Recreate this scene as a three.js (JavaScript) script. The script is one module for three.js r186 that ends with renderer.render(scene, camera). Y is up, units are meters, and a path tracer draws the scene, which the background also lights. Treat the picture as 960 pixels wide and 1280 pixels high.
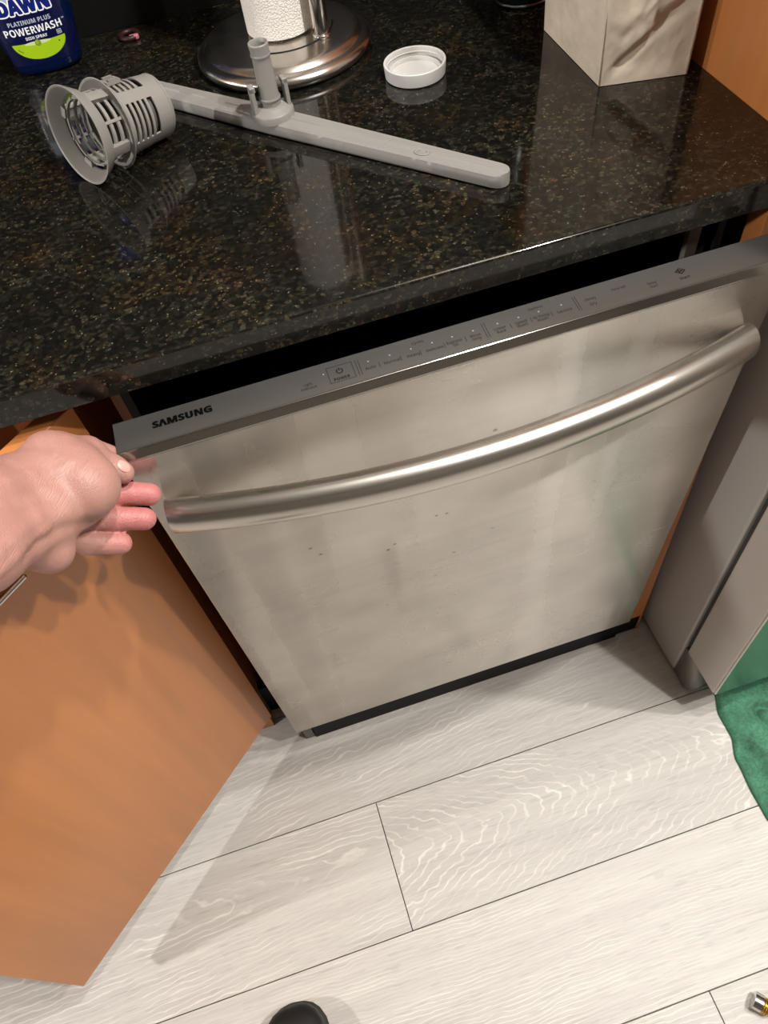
import * as THREE from 'three';
import { RoundedBoxGeometry } from 'three/addons/geometries/RoundedBoxGeometry.js';
import { MarchingCubes } from 'three/addons/objects/MarchingCubes.js';
import * as BGU from 'three/addons/utils/BufferGeometryUtils.js';

// ------------------------------------------------------------------ camera, lights, exposure
const scene = new THREE.Scene();
scene.background = new THREE.Color(0x000000);
const camera = new THREE.PerspectiveCamera(68.24, 960 / 1280, 0.02, 50);
camera.position.set(0.138, 1.3119, 0.4735);
camera.rotation.set(-0.95599, -0.15024, -0.17868, 'YXZ');
const renderer = new THREE.WebGLRenderer({ antialias: true });
renderer.toneMapping = THREE.LinearToneMapping;
renderer.toneMappingExposure = 0.140;
renderer.shadowMap.enabled = true;
const WARM = new THREE.Color().setRGB(1, 0.978, 0.945);
const LAMPS = [ // position, candela, bulb radius
  [[1.01, 2.36, 0.78], 48, 0.03],
  [[1.40, 2.36, 0.52], 48, 0.03],
  [[-1.36, 1.40, 0.37], 30, 0.03],
  [[0.70, 2.31, 0.20], 42, 0.03],
  [[-1.20, 1.385, -0.36], 13, 0.025],
];

// ------------------------------------------------------------------ helpers
function rngOf(seed) { let a = seed >>> 0; return () => { a = (a + 0x6D2B79F5) | 0; let t = Math.imul(a ^ (a >>> 15), 1 | a); t = (t + Math.imul(t ^ (t >>> 7), 61 | t)) ^ t; return ((t ^ (t >>> 14)) >>> 0) / 4294967296; }; }
const hash2 = (x, y, s = 0) => { let h = Math.imul(x | 0, 374761393) + Math.imul(y | 0, 668265263) + Math.imul(s | 0, 2147483647 - 58); h = Math.imul(h ^ (h >>> 13), 1274126177); return ((h ^ (h >>> 16)) >>> 0) / 4294967296; };
function vn(x, y, s = 0) { const xi = Math.floor(x), yi = Math.floor(y); let fx = x - xi, fy = y - yi; fx = fx * fx * (3 - 2 * fx); fy = fy * fy * (3 - 2 * fy); const a = hash2(xi, yi, s), b = hash2(xi + 1, yi, s), c = hash2(xi, yi + 1, s), d = hash2(xi + 1, yi + 1, s); return a + (b - a) * fx + (c - a) * fy + (a - b - c + d) * fx * fy; }
function fbm(x, y, o = 4, s = 0) { let v = 0, a = 0.5, n = 0; for (let i = 0; i < o; i++) { v += a * vn(x, y, s + i * 17); n += a; a *= 0.5; x = x * 2.03 + 3.1; y = y * 2.03 + 1.7; } return v / n; }
const clamp = (x, a = 0, b = 1) => Math.min(b, Math.max(a, x));
const sstep = (a, b, x) => { const t = clamp((x - a) / (b - a)); return t * t * (3 - 2 * t); };
const mix = (a, b, t) => a + (b - a) * t;
function dataTex(w, h, fn, srgb = true) {
  const d = new Uint8Array(w * h * 4);
  for (let j = 0; j < h; j++) for (let i = 0; i < w; i++) { const c = fn((i + 0.5) / w, (j + 0.5) / h, i, j), k = (j * w + i) * 4; d[k] = clamp(c[0], 0, 255); d[k + 1] = clamp(c[1], 0, 255); d[k + 2] = clamp(c[2], 0, 255); d[k + 3] = 255; }
  const t = new THREE.DataTexture(d, w, h, THREE.RGBAFormat); t.wrapS = t.wrapT = THREE.RepeatWrapping; t.magFilter = THREE.LinearFilter; t.minFilter = THREE.LinearMipmapLinearFilter; t.generateMipmaps = true;
  if (srgb) t.colorSpace = THREE.SRGBColorSpace; t.needsUpdate = true; return t;
}
const std = (o) => new THREE.MeshStandardMaterial(o);
const phy = (o) => new THREE.MeshPhysicalMaterial(o);
const used = {};
function numbered(n) { used[n] = (used[n] || 0) + 1; return used[n] === 1 ? n : `${n}_${String(used[n] - 1).padStart(3, '0')}`; }
function tag(o, label, category, group) { o.userData = { ...o.userData, label, category }; if (group) o.userData.group = group; return o; }
function thing(name, label, category, [x, y, z] = [0, 0, 0], group) { const o = new THREE.Group(); o.name = numbered(name); o.position.set(x, y, z); scene.add(o); o.updateMatrixWorld(true); return tag(o, label, category, group); }
// shapes are written in room coordinates; part() moves them into their parent's frame
function part(parent, name, geo, mat, label) {
  parent.updateWorldMatrix(true, false);
  const g = geo.clone().applyMatrix4(parent.matrixWorld.clone().invert());
  const m = new THREE.Mesh(g, mat); m.name = name; m.castShadow = m.receiveShadow = true; parent.add(m); if (label) m.userData.label = label; return m;
}
function single(name, geo, mat, label, category) { const m = new THREE.Mesh(geo, mat); m.name = numbered(name); m.castShadow = m.receiveShadow = true; scene.add(m); return label ? tag(m, label, category) : m; }
function struct(name, geo, mat) { const m = single(name, geo, mat); m.userData.kind = 'structure'; return m; }
function boxUV(g, s = 1) { // texture coordinates in metres from the dominant face direction
  g = g.index ? g.toNonIndexed() : g; const p = g.attributes.position, n = p.count, uv = new Float32Array(n * 2); const a = new THREE.Vector3(), b = new THREE.Vector3(), c = new THREE.Vector3();
  for (let i = 0; i < n; i += 3) { a.fromBufferAttribute(p, i); b.fromBufferAttribute(p, i + 1); c.fromBufferAttribute(p, i + 2); const N = b.clone().sub(a).cross(c.clone().sub(a)); const x = Math.abs(N.x), y = Math.abs(N.y), z = Math.abs(N.z);
    [a, b, c].forEach((v, k) => { const t = y >= x && y >= z ? [v.x, -v.z] : z >= x ? [v.x, v.y] : [-v.z, v.y]; uv[(i + k) * 2] = t[0] * s; uv[(i + k) * 2 + 1] = t[1] * s; }); }
  g.setAttribute('uv', new THREE.BufferAttribute(uv, 2)); return g;
}
const bx = (x0, x1, y0, y1, z0, z1) => boxUV(new THREE.BoxGeometry(x1 - x0, y1 - y0, z1 - z0).translate((x0 + x1) / 2, (y0 + y1) / 2, (z0 + z1) / 2));
const rbx = (x0, x1, y0, y1, z0, z1, r = 0.003, n = 3) => boxUV(new RoundedBoxGeometry(x1 - x0, y1 - y0, z1 - z0, n, r).translate((x0 + x1) / 2, (y0 + y1) / 2, (z0 + z1) / 2));
const merge = (l) => BGU.mergeGeometries(l.map((g) => { const h = g.index ? g.toNonIndexed() : g; for (const k of Object.keys(h.attributes)) if (!['position', 'normal', 'uv'].includes(k)) h.deleteAttribute(k); return h; }));
function tri(pos) { const g = new THREE.BufferGeometry(); g.setAttribute('position', new THREE.Float32BufferAttribute(pos, 3)); g.computeVertexNormals(); return boxUV(g); }
function extrudeX(prof, x0, x1) { // closed profile of [z, y] points swept along x
  const P = []; const n = prof.length; const V = (x, q) => P.push(x, q[1], q[0]);
  let area = 0; for (let i = 0; i < n; i++) { const a = prof[i], b = prof[(i + 1) % n]; area += a[0] * b[1] - b[0] * a[1]; }
  const pr = area > 0 ? prof.slice().reverse() : prof;
  for (let i = 0; i < n; i++) { const a = pr[i], b = pr[(i + 1) % n]; V(x0, a); V(x0, b); V(x1, a); V(x1, a); V(x0, b); V(x1, b); }
  const f = THREE.ShapeUtils.triangulateShape(pr.map((q) => new THREE.Vector2(q[0], q[1])), []);
  for (const [a, b, c] of f) { V(x0, pr[c]); V(x0, pr[b]); V(x0, pr[a]); V(x1, pr[a]); V(x1, pr[b]); V(x1, pr[c]); }
  return tri(P);
}
function loft(rings, { capA = true, capB = true } = {}) { // rings of equal length -> smooth skin
  const n = rings[0].length, pos = [], idx = [], uv = []; rings.forEach((r, j) => r.forEach((q, i) => { pos.push(...q); uv.push(i / n, j / (rings.length - 1)); }));
  for (let j = 0; j + 1 < rings.length; j++) for (let i = 0; i < n; i++) { const a = j * n + i, b = j * n + (i + 1) % n; idx.push(a, b, a + n, b, b + n, a + n); }
  const cap = (r, flip) => { const c = r.reduce((s, q) => [s[0] + q[0] / n, s[1] + q[1] / n, s[2] + q[2] / n], [0, 0, 0]); const k = pos.length / 3; pos.push(...c); uv.push(0.5, 0.5); r.forEach((q) => { pos.push(...q); uv.push(0, 0); }); for (let i = 0; i < n; i++) { const a = k + 1 + i, b = k + 1 + (i + 1) % n; flip ? idx.push(k, b, a) : idx.push(k, a, b); } };
  if (capA) cap(rings[0], true); if (capB) cap(rings[rings.length - 1], false);
  const g = new THREE.BufferGeometry(); g.setAttribute('position', new THREE.Float32BufferAttribute(pos, 3)); g.setAttribute('uv', new THREE.Float32BufferAttribute(uv, 2)); g.setIndex(idx); g.computeVertexNormals(); return g;
}
const lathe = (pts, seg = 72) => new THREE.LatheGeometry(pts.map((q) => new THREE.Vector2(q[0], q[1])), seg);
const tube = (pts, r, seg = 40, rs = 12) => new THREE.TubeGeometry(new THREE.CatmullRomCurve3(pts.map((q) => new THREE.Vector3(...q))), seg, r, rs);
function rod(a, b, r, n = 16) { const A = new THREE.Vector3(...a), B = new THREE.Vector3(...b), d = B.clone().sub(A); const g = new THREE.CylinderGeometry(r, r, d.length(), n); g.applyQuaternion(new THREE.Quaternion().setFromUnitVectors(new THREE.Vector3(0, 1, 0), d.clone().normalize())); return g.translate((A.x + B.x) / 2, (A.y + B.y) / 2, (A.z + B.z) / 2); }
function arcBox(r0, r1, z0, z1, a0, a1, n = 12) { // piece of a tube wall around the z axis; r0/r1 = [inner, outer] at z0 / z1
  const rings = []; for (let i = 0; i <= n; i++) { const a = mix(a0, a1, i / n), c = Math.cos(a), s = Math.sin(a); rings.push([[c * r0[0], s * r0[0], z0], [c * r0[1], s * r0[1], z0], [c * r1[1], s * r1[1], z1], [c * r1[0], s * r1[0], z1]]); }
  const P = []; const q = (A, B, C, D) => P.push(...A, ...B, ...C, ...A, ...C, ...D);
  for (let i = 0; i < n; i++) for (let k = 0; k < 4; k++) q(rings[i][k], rings[i][(k + 1) % 4], rings[i + 1][(k + 1) % 4], rings[i + 1][k]);
  if (a1 - a0 < 6.28) { q(rings[0][3], rings[0][2], rings[0][1], rings[0][0]); q(...rings[n]); }
  return tri(P);
}

// ------------------------------------------------------------------ materials
const worley = (x, y, s) => { const xi = Math.floor(x), yi = Math.floor(y); let d1 = 9, d2 = 9, id = 0; for (let b = -1; b <= 1; b++) for (let a = -1; a <= 1; a++) { const u = xi + a, v = yi + b, dx = u + hash2(u, v, s) - x, dy = v + hash2(u, v, s + 1) - y, d = dx * dx + dy * dy; if (d < d1) { d2 = d1; d1 = d; id = hash2(u, v, s + 2); } else if (d < d2) d2 = d; } return [Math.sqrt(d1), Math.sqrt(d2), id]; };
const graniteMap = dataTex(2048, 2048, (u, v) => { // 1 m square
  const X = u * 1000, Y = v * 1000; // mm
  const wx = X + 5 * (fbm(X / 9, Y / 9, 2, 5) - 0.5), wy = Y + 5 * (fbm(X / 9, Y / 9, 2, 9) - 0.5);
  const zone = fbm(X / 60, Y / 60, 3, 21), rust = sstep(0.5, 0.72, fbm(X / 48, Y / 48, 3, 33));
  const [d1, d2, id] = worley(wx / 4.6, wy / 3.6, 3);
  const [e1, e2, id2] = worley(wx / 1.9, wy / 1.9, 13);
  const edge = sstep(0.0, 0.35, d2 - d1);
  let c = [15, 14, 11];
  { const t = Math.pow(id, 1.7), k = (0.35 + 0.65 * edge) * t * (0.35 + 1.1 * zone), h = hash2(id * 99999, 1, 4); const col = h > 0.6 ? [48, 42, 30] : h > 0.3 ? [37, 39, 31] : [51, 48, 40]; c = c.map((q, i) => q + col[i] * k); }
  if (id2 > 0.55) { const k = sstep(0.0, 0.3, e2 - e1) * (id2 - 0.5) * 1.5 * zone; c = [c[0] + 34 * k, c[1] + 31 * k, c[2] + 24 * k]; }
  if (id2 > 0.975) { const k = sstep(0.5, 0.1, e1); c = c.map((q, i) => q + [80, 78, 68][i] * k); }
  c = [c[0] * (1 + 0.16 * rust), c[1] * (1 + 0.02 * rust), c[2] * (1 - 0.12 * rust)];
  const n = 0.75 + 0.5 * vn(X / 0.9, Y / 0.9, 77); return c.map((q) => q * n * 0.80);
});
const granite = phy({ map: graniteMap, roughness: 0.07, specularIntensity: 0.85, ior: 1.5 });
const graniteEdge = phy({ map: graniteMap, roughness: 0.16, ior: 1.5 });

const woodMap = dataTex(1024, 1024, (u, v) => { const g = fbm(u * 46, v * 2.2, 4, 3), b = fbm(u * 3, v * 3, 3, 8); const k = 0.9 + 0.12 * g + 0.1 * (b - 0.5); return [196 * k, 124 * k * (0.985 + 0.03 * b), 67 * k]; });
const wood = phy({ map: woodMap, roughness: 0.42, clearcoat: 0.35, clearcoatRoughness: 0.3 });

const SPOTS = [[0.2035, 0.495, 0.0024, 0.35], [0.212, 0.503, 0.002, 0.3], [0.1215, 0.548, 0.0022, 0.28], [0.13, 0.53, 0.0022, 0.3], [0.2625, 0.535, 0.002, 0.3], [0.2745, 0.533, 0.002, 0.3], [0.2815, 0.442, 0.002, 0.28], [0.3265, 0.655, 0.0026, 0.3], [0.2565, 0.398, 0.0018, 0.25], [0.33, 0.47, 0.0018, 0.2], [0.19, 0.36, 0.0018, 0.2]];
const steelMap = dataTex(1024, 1024, (u, v) => { // brushed sheet, faint smears and dried drips
  const m = fbm(u * 9, v * 11, 4, 2), dr = sstep(0.62, 0.8, vn(u * 34, v * 1.6, 6)) * sstep(0.4, 0.7, vn(u * 9, v * 5, 12)), br = vn(u * 3, v * 150, 4);
  const k = 0.95 + 0.2 * (m - 0.5) + 0.02 * (br - 0.5) - 0.085 * dr - SPOTS.reduce((q, [x, y, r, k]) => q + k * sstep(1.3, 0.5, Math.hypot((u - x) / r, (v - y) / (r * 0.75))), 0); return [214 * k, 207 * k, 199 * k]; });
const steelRough = dataTex(1024, 1024, (u, v) => { const m = fbm(u * 8, v * 9, 4, 41), br = vn(u * 4, v * 150, 44), dr = sstep(0.6, 0.85, vn(u * 30, v * 1.4, 46)); const r = 0.20 + 0.10 * m + 0.015 * br + 0.05 * dr; return [0, 255 * r, 255]; }, false);
const steel = phy({ map: steelMap, roughnessMap: steelRough, roughness: 1, metalness: 1, anisotropy: 1.0, anisotropyRotation: Math.PI / 2 });
const steelBar = phy({ color: 0xc9c3bb, roughness: 0.27, metalness: 1 });
const steelBright = phy({ color: 0xc8c4be, roughness: 0.16, metalness: 1 });
const steelPanel = phy({ color: 0x72706c, roughness: 0.38, metalness: 0.85 });
const brushedPlate = phy({ map: steelMap, roughness: 0.22, metalness: 1 });
const chrome = phy({ color: 0xd8d6d2, roughness: 0.1, metalness: 1 });
const blackPlastic = phy({ color: 0x070707, roughness: 0.6, specularIntensity: 0.4 });
const tubBlack = std({ color: 0x070707, roughness: 0.7 });
const fridgeGrey = phy({ color: 0xaca7a2, roughness: 0.5, clearcoat: 0.15, clearcoatRoughness: 0.5 });
const fridgeLight = phy({ color: 0xbab2aa, roughness: 0.45 });
const gasketMat = std({ color: 0x3a3633, roughness: 0.7 });
const plasticGrey = std({ color: 0x8b8882, roughness: 0.42 });
const plasticArm = std({ color: 0x8a8782, roughness: 0.45 });
const whitePlastic = std({ color: 0xcfcdc9, roughness: 0.38 });
const paint = std({ color: 0x6a645d, roughness: 0.9 });

// ------------------------------------------------------------------ the room
const PW = 0.1988, Z1 = 0.1206;
function plankTex(seed, k1, k2, w, vc, wob, tone) {
  return dataTex(1792, 320, (u, v) => {
    const U = u * 1.21, V = (v - 0.5) * PW;
    const c = vc + 0.03 * (fbm(U * 3, 0.5, 2, seed) - 0.5), zig = fbm(U * 34, V * 60, 3, seed + 3) - 0.5, big = fbm(U * 7, V * 16, 3, seed + 5) - 0.5;
    const ph = k1 * U + k2 * Math.sqrt((V - c) ** 2 + w * w) + wob * (2.4 * big + 1.3 * zig);
    const fr = Math.abs(((ph % 1) + 1) % 1 - 0.5) * 2; // 1 at line
    const line = sstep(0.68, 0.96, fr) * (0.4 + 0.9 * sstep(0.3, 0.7, fbm(U * 12, V * 40, 3, seed + 9)));
    const fine = fbm(U * 26, V * 620, 3, seed + 11), mid = fbm(U * 5, V * 90, 3, seed + 15), pore = sstep(0.70, 0.85, vn(U * 40, V * 640, seed + 19));
    const k = tone * (0.93 + 0.09 * mid + 0.07 * (fine - 0.5) - 0.05 * pore) + 0.09 * line * (0.35 + 0.9 * sstep(0.35, 0.65, fbm(U * 4.5, V * 9, 2, seed + 23)));
    return [194 * k, 189 * k * (0.995 + 0.01 * mid), 182 * k];
  });
}
const plankKinds = [plankTex(11, 16, 120, 0.02, 0.05, 1.0, 0.97), plankTex(31, 36, 105, 0.035, 0.005, 1.15, 0.98), plankTex(57, 5, 185, 0.01, -0.12, 0.75, 1.02), plankTex(83, 10, 130, 0.02, 0.03, 0.85, 1.0)]
  .map((m) => phy({ map: m, roughness: 0.5, bumpMap: m, bumpScale: 0.0004 }));
const floor = struct('floor', bx(-3, 1.95, -0.12, -0.008, -0.65, 3.05), std({ color: 0x7d756b, roughness: 0.9 }));
function plank(x0, x1, row, kind, u0 = 0) { // one laminate board, edges eased
  const z0 = Z1 + (row - 1) * PW, g = new RoundedBoxGeometry(x1 - x0 - 0.0012, 0.008, PW - 0.0012, 1, 0.0008).translate((x0 + x1) / 2, -0.004, z0 + PW / 2);
  const p = g.attributes.position, uv = g.attributes.uv; for (let i = 0; i < p.count; i++) uv.setXY(i, (p.getX(i) - x0) / 1.21 + u0, 1 - (p.getZ(i) - z0) / PW);
  part(floor, 'plank', g, plankKinds[kind]);
}
const rows = { '-3': [-2.2, 0], '-2': [-1.9, 3], '-1': [-2.5, 2], 0: [-1.62, 0], 1: [-2.33, 1], 2: [-2.92, 2], 3: [-1.951, 3], 4: [-2.4, 1], 5: [-2.1, 0], 6: [-2.7, 2], 7: [-2.3, 3], 8: [-2.6, 1], 9: [-2.0, 0], 10: [-2.5, 2], 11: [-2.2, 3], 12: [-2.8, 1], 13: [-2.4, 0], 14: [-2.1, 2] };
for (const [r, [xs, k]] of Object.entries(rows)) { let n = 0; for (let x = xs - 1.21; x < 1.95; x += 1.21, n++) { const a = Math.max(x, -3), b = Math.min(x + 1.21, 1.95); if (b - a > 0.05 && Z1 + r * PW < 3.2) plank(a, b, +r, (k + (n === 2 || n === 3 ? (n === 2 && +r === 1 ? 2 : 0) : n)) % 4, (a - x) / 1.21); } }
struct('ceiling', bx(-3.12, 2.07, 2.45, 2.57, -0.77, 3.17), std({ color: 0x7d7972, roughness: 0.95 }));
struct('wall_back', bx(-3.12, 2.07, -0.12, 2.45, -0.77, -0.65), paint);
struct('wall_front', bx(-3.12, 2.07, -0.12, 2.45, 3.05, 3.17), paint);
struct('wall_left', bx(-3.12, -3, -0.12, 2.45, -0.65, 3.05), paint);
struct('wall_right', bx(1.95, 2.07, -0.12, 2.45, -0.65, 3.05), paint);

// lamps
const fixBase = thing('ceiling_light', 'two bulb ceiling spotlight bar above the floor in front of the counter', 'lamp', [1.205, 2.45, 0.65]);
part(fixBase, 'bar', rbx(1.155, 1.255, 2.425, 2.45, 0.60, 0.70, 0.004), steelBar);
part(fixBase, 'arm', rod([0.99, 2.425, 0.793], [1.42, 2.425, 0.507], 0.009), steelBar);
const sideLamp = thing('pendant_light', 'small bare bulb pendant light hanging at the left of the kitchen', 'lamp', [-1.36, 2.45, 0.37]);
part(sideLamp, 'canopy', lathe([[0, -0.03], [0.05, -0.03], [0.06, -0.02], [0.06, 0], [0, 0]]).translate(-1.36, 2.45, 0.37), steelBar);
part(sideLamp, 'cord', rod([-1.36, 1.46, 0.37], [-1.36, 2.43, 0.37], 0.003), blackPlastic);
const overLamp = thing('ceiling_light', 'single bulb ceiling light above the front edge of the counter', 'lamp', [0.70, 2.45, 0.20]);
part(overLamp, 'canopy', lathe([[0, -0.03], [0.05, -0.03], [0.06, -0.02], [0.06, 0], [0, 0]]).translate(0.70, 2.45, 0.20), steelBar);
const upper = thing('upper_cabinet', 'orange wood wall cabinet above the far left of the counter', 'cabinet', [-1.25, 1.42, -0.48]);
part(upper, 'carcass', rbx(-1.62, -0.88, 1.42, 2.2, -0.649, -0.34, 0.002), wood);
part(upper, 'door', rbx(-1.618, -1.252, 1.425, 2.195, -0.339, -0.32, 0.002), wood);
part(upper, 'door', rbx(-1.248, -0.882, 1.425, 2.195, -0.339, -0.32, 0.002), wood);
const shelfLamp = thing('under_cabinet_light', 'small bulb light under the wall cabinet at the far left', 'lamp', [-1.20, 1.42, -0.36]);
part(shelfLamp, 'plate', lathe([[0, -0.006], [0.04, -0.006], [0.042, -0.003], [0.042, 0], [0, 0]]).translate(-1.20, 1.4195, -0.36), steelBar);
LAMPS.forEach(([p, cd, r], i) => {
  const host = [fixBase, fixBase, sideLamp, overLamp, shelfLamp][i];
  part(host, 'socket', rod([p[0], [2.43, 2.43, 1.47, 2.43, 1.418][i], p[2]], [p[0], p[1] + r * 0.8, p[2]], 0.016), steelBar);
  const b = part(host, 'bulb', new THREE.SphereGeometry(r, 24, 16).translate(...p), std({ color: 0xffffff, emissive: WARM, emissiveIntensity: 60 }));
  b.castShadow = false;
  const l = new THREE.PointLight(WARM, cd, 0, 2); l.position.set(...p); l.castShadow = true; l.shadow.radius = r / 0.02; l.shadow.mapSize.set(2048, 2048); l.shadow.camera.near = 0.05; scene.add(l);
});

// ------------------------------------------------------------------ counter, panel, cabinets
const CZ = -0.0128, CT = 0.915, CB = 0.8846;
const slab = single('countertop', extrudeX([[-0.648, CB], [CZ - 0.002, CB], [CZ, CB + 0.002], ...Array.from({ length: 9 }, (_, i) => [CZ - 0.003 + 0.003 * Math.cos(i / 8 * Math.PI / 2), CT - 0.003 + 0.003 * Math.sin(i / 8 * Math.PI / 2)]), [-0.648, CT]], -1.3, 0.636), granite, 'polished dark brown and black speckled granite countertop with an eased front edge', 'countertop');
const splash = single('backsplash', bx(-1.3, 0.636, CT + 0.0005, 1.42, -0.649, -0.63), phy({ color: 0x030303, roughness: 0.6, specularIntensity: 0.5 }), 'dark black backsplash standing along the rear of the granite counter', 'backsplash');
const panel = thing('end_panel', 'tall orange wood panel between the countertop and the fridge', 'panel', [0.645, 0, -0.33]);
part(panel, 'board', rbx(0.637, 0.6405, 0.0, 1.76, -0.648, -0.022, 0.0008), wood);
part(panel, 'toe_strip', bx(0.599, 0.637, 0.0, 0.055, -0.06, -0.024), blackPlastic);
part(panel, 'filler_strip', rbx(0.606, 0.637, 0.055, CB - 0.001, -0.045, -0.0215, 0.0012), wood);

const cab = thing('sink_cabinet', 'orange wood base cabinet with its door swung open beside the dishwasher', 'cabinet', [-0.45, 0, -0.34]);
part(cab, 'side_panel', bx(-0.022, -0.004, 0.0, CB - 0.001, -0.62, -0.12), wood);
part(cab, 'side_panel', bx(-0.945, -0.927, 0.0, CB - 0.001, -0.62, -0.10), wood);
part(cab, 'stile', bx(-0.095, -0.046, 0.0, CB - 0.001, -0.30, -0.066), wood);
part(cab, 'bottom_panel', bx(-0.927, -0.022, 0.1, 0.118, -0.62, -0.17), wood);
part(cab, 'back_panel', bx(-0.927, -0.022, 0.118, CB - 0.001, -0.63, -0.62), wood);
part(cab, 'toe_kick', bx(-0.927, -0.022, 0.0, 0.1, -0.11, -0.095), blackPlastic);
{
  const a = new THREE.Vector3(-0.033, 0, -0.042), ang = Math.atan2(0.298, -0.34);
  const M = new THREE.Matrix4().makeBasis(new THREE.Vector3(-0.75203, 0, 0.65913), new THREE.Vector3(0, 1, 0), new THREE.Vector3(0.65913, 0, 0.75203)).setPosition(a); // local x runs from hinge to free edge
  const fix = (g) => { const q = g.index ? g.toNonIndexed() : g; q.applyMatrix4(M); for (const a of Object.values(q.attributes)) { const w = a.itemSize; for (let i = 0; i < a.count; i += 3) for (let c = 0; c < w; c++) { const k = (i + 1) * w + c, l = (i + 2) * w + c, v = a.array[k]; a.array[k] = a.array[l]; a.array[l] = v; } } return q; };
  const flip = (x0, x1, y0, y1, z0, z1, r) => { const g = rbx(x0, x1, y0, y1, z0, z1, r); return fix(g); };
  const door = part(cab, 'door', flip(0, 0.452, 0.1, 0.8634, -0.02, 0, 0.0012), wood);
  const bar = part(door, 'handle', fix(merge([rod([0.125, 0.7645, 0.003], [0.34, 0.7645, 0.003], 0.0026), new THREE.SphereGeometry(0.0026, 12, 8).translate(0.125, 0.7645, 0.003), rod([0.15, 0.7645, -0.001], [0.15, 0.7645, 0.003], 0.002), rod([0.32, 0.7645, -0.001], [0.32, 0.7645, 0.003], 0.002)])), steelBright, 'slim metal rod');
  for (const y of [0.2, 0.74]) part(door, 'hinge', flip(0.004, 0.05, y, y + 0.05, -0.032, -0.02, 0.002), steelBar);
  const d2 = part(cab, 'door', rbx(-0.94, -0.49, 0.1, 0.8634, -0.047, -0.027, 0.0012), wood);
}

// ------------------------------------------------------------------ dishwasher
const DW = 0.597, YB = 0.0956, TH = 0.0427, H = 0.7603;
const dw = thing('dishwasher', 'stainless steel dishwasher with a bowed bar handle and top edge controls, door ajar', 'dishwasher', [DW / 2, 0, -0.28]);
const DM = new THREE.Matrix4().makeTranslation(0, YB, 0).multiply(new THREE.Matrix4().makeRotationX(TH));
const dl = (g) => g.clone().applyMatrix4(DM);
part(dw, 'front_panel', dl(rbx(0, DW, 0.003, H, -0.03, 0, 0.0018)), steel);
part(dw, 'trim_strip', dl(extrudeX([[-0.0004, H - 0.0006], [0.0003, H - 0.0003], [0.0006, H + 0.0004], [0.0005, H + 0.0012], [-0.0035, H + 0.0073], [-0.0040, H + 0.0079], [-0.0047, H + 0.0082], [-0.02, H + 0.0082], [-0.02, H - 0.0006]], 0, DW)), phy({ color: 0xa5a29c, roughness: 0.13, metalness: 1 }), 'bright bevelled trim strip');
part(dw, 'control_panel', dl(extrudeX([[-0.0042, H + 0.0075], [-0.0046, H + 0.0085], [-0.0352, H + 0.0100], [-0.036, H + 0.0092], [-0.036, H - 0.03], [-0.03, H - 0.03], [-0.019, H + 0.0]], 0, DW)), steelPanel);
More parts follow.
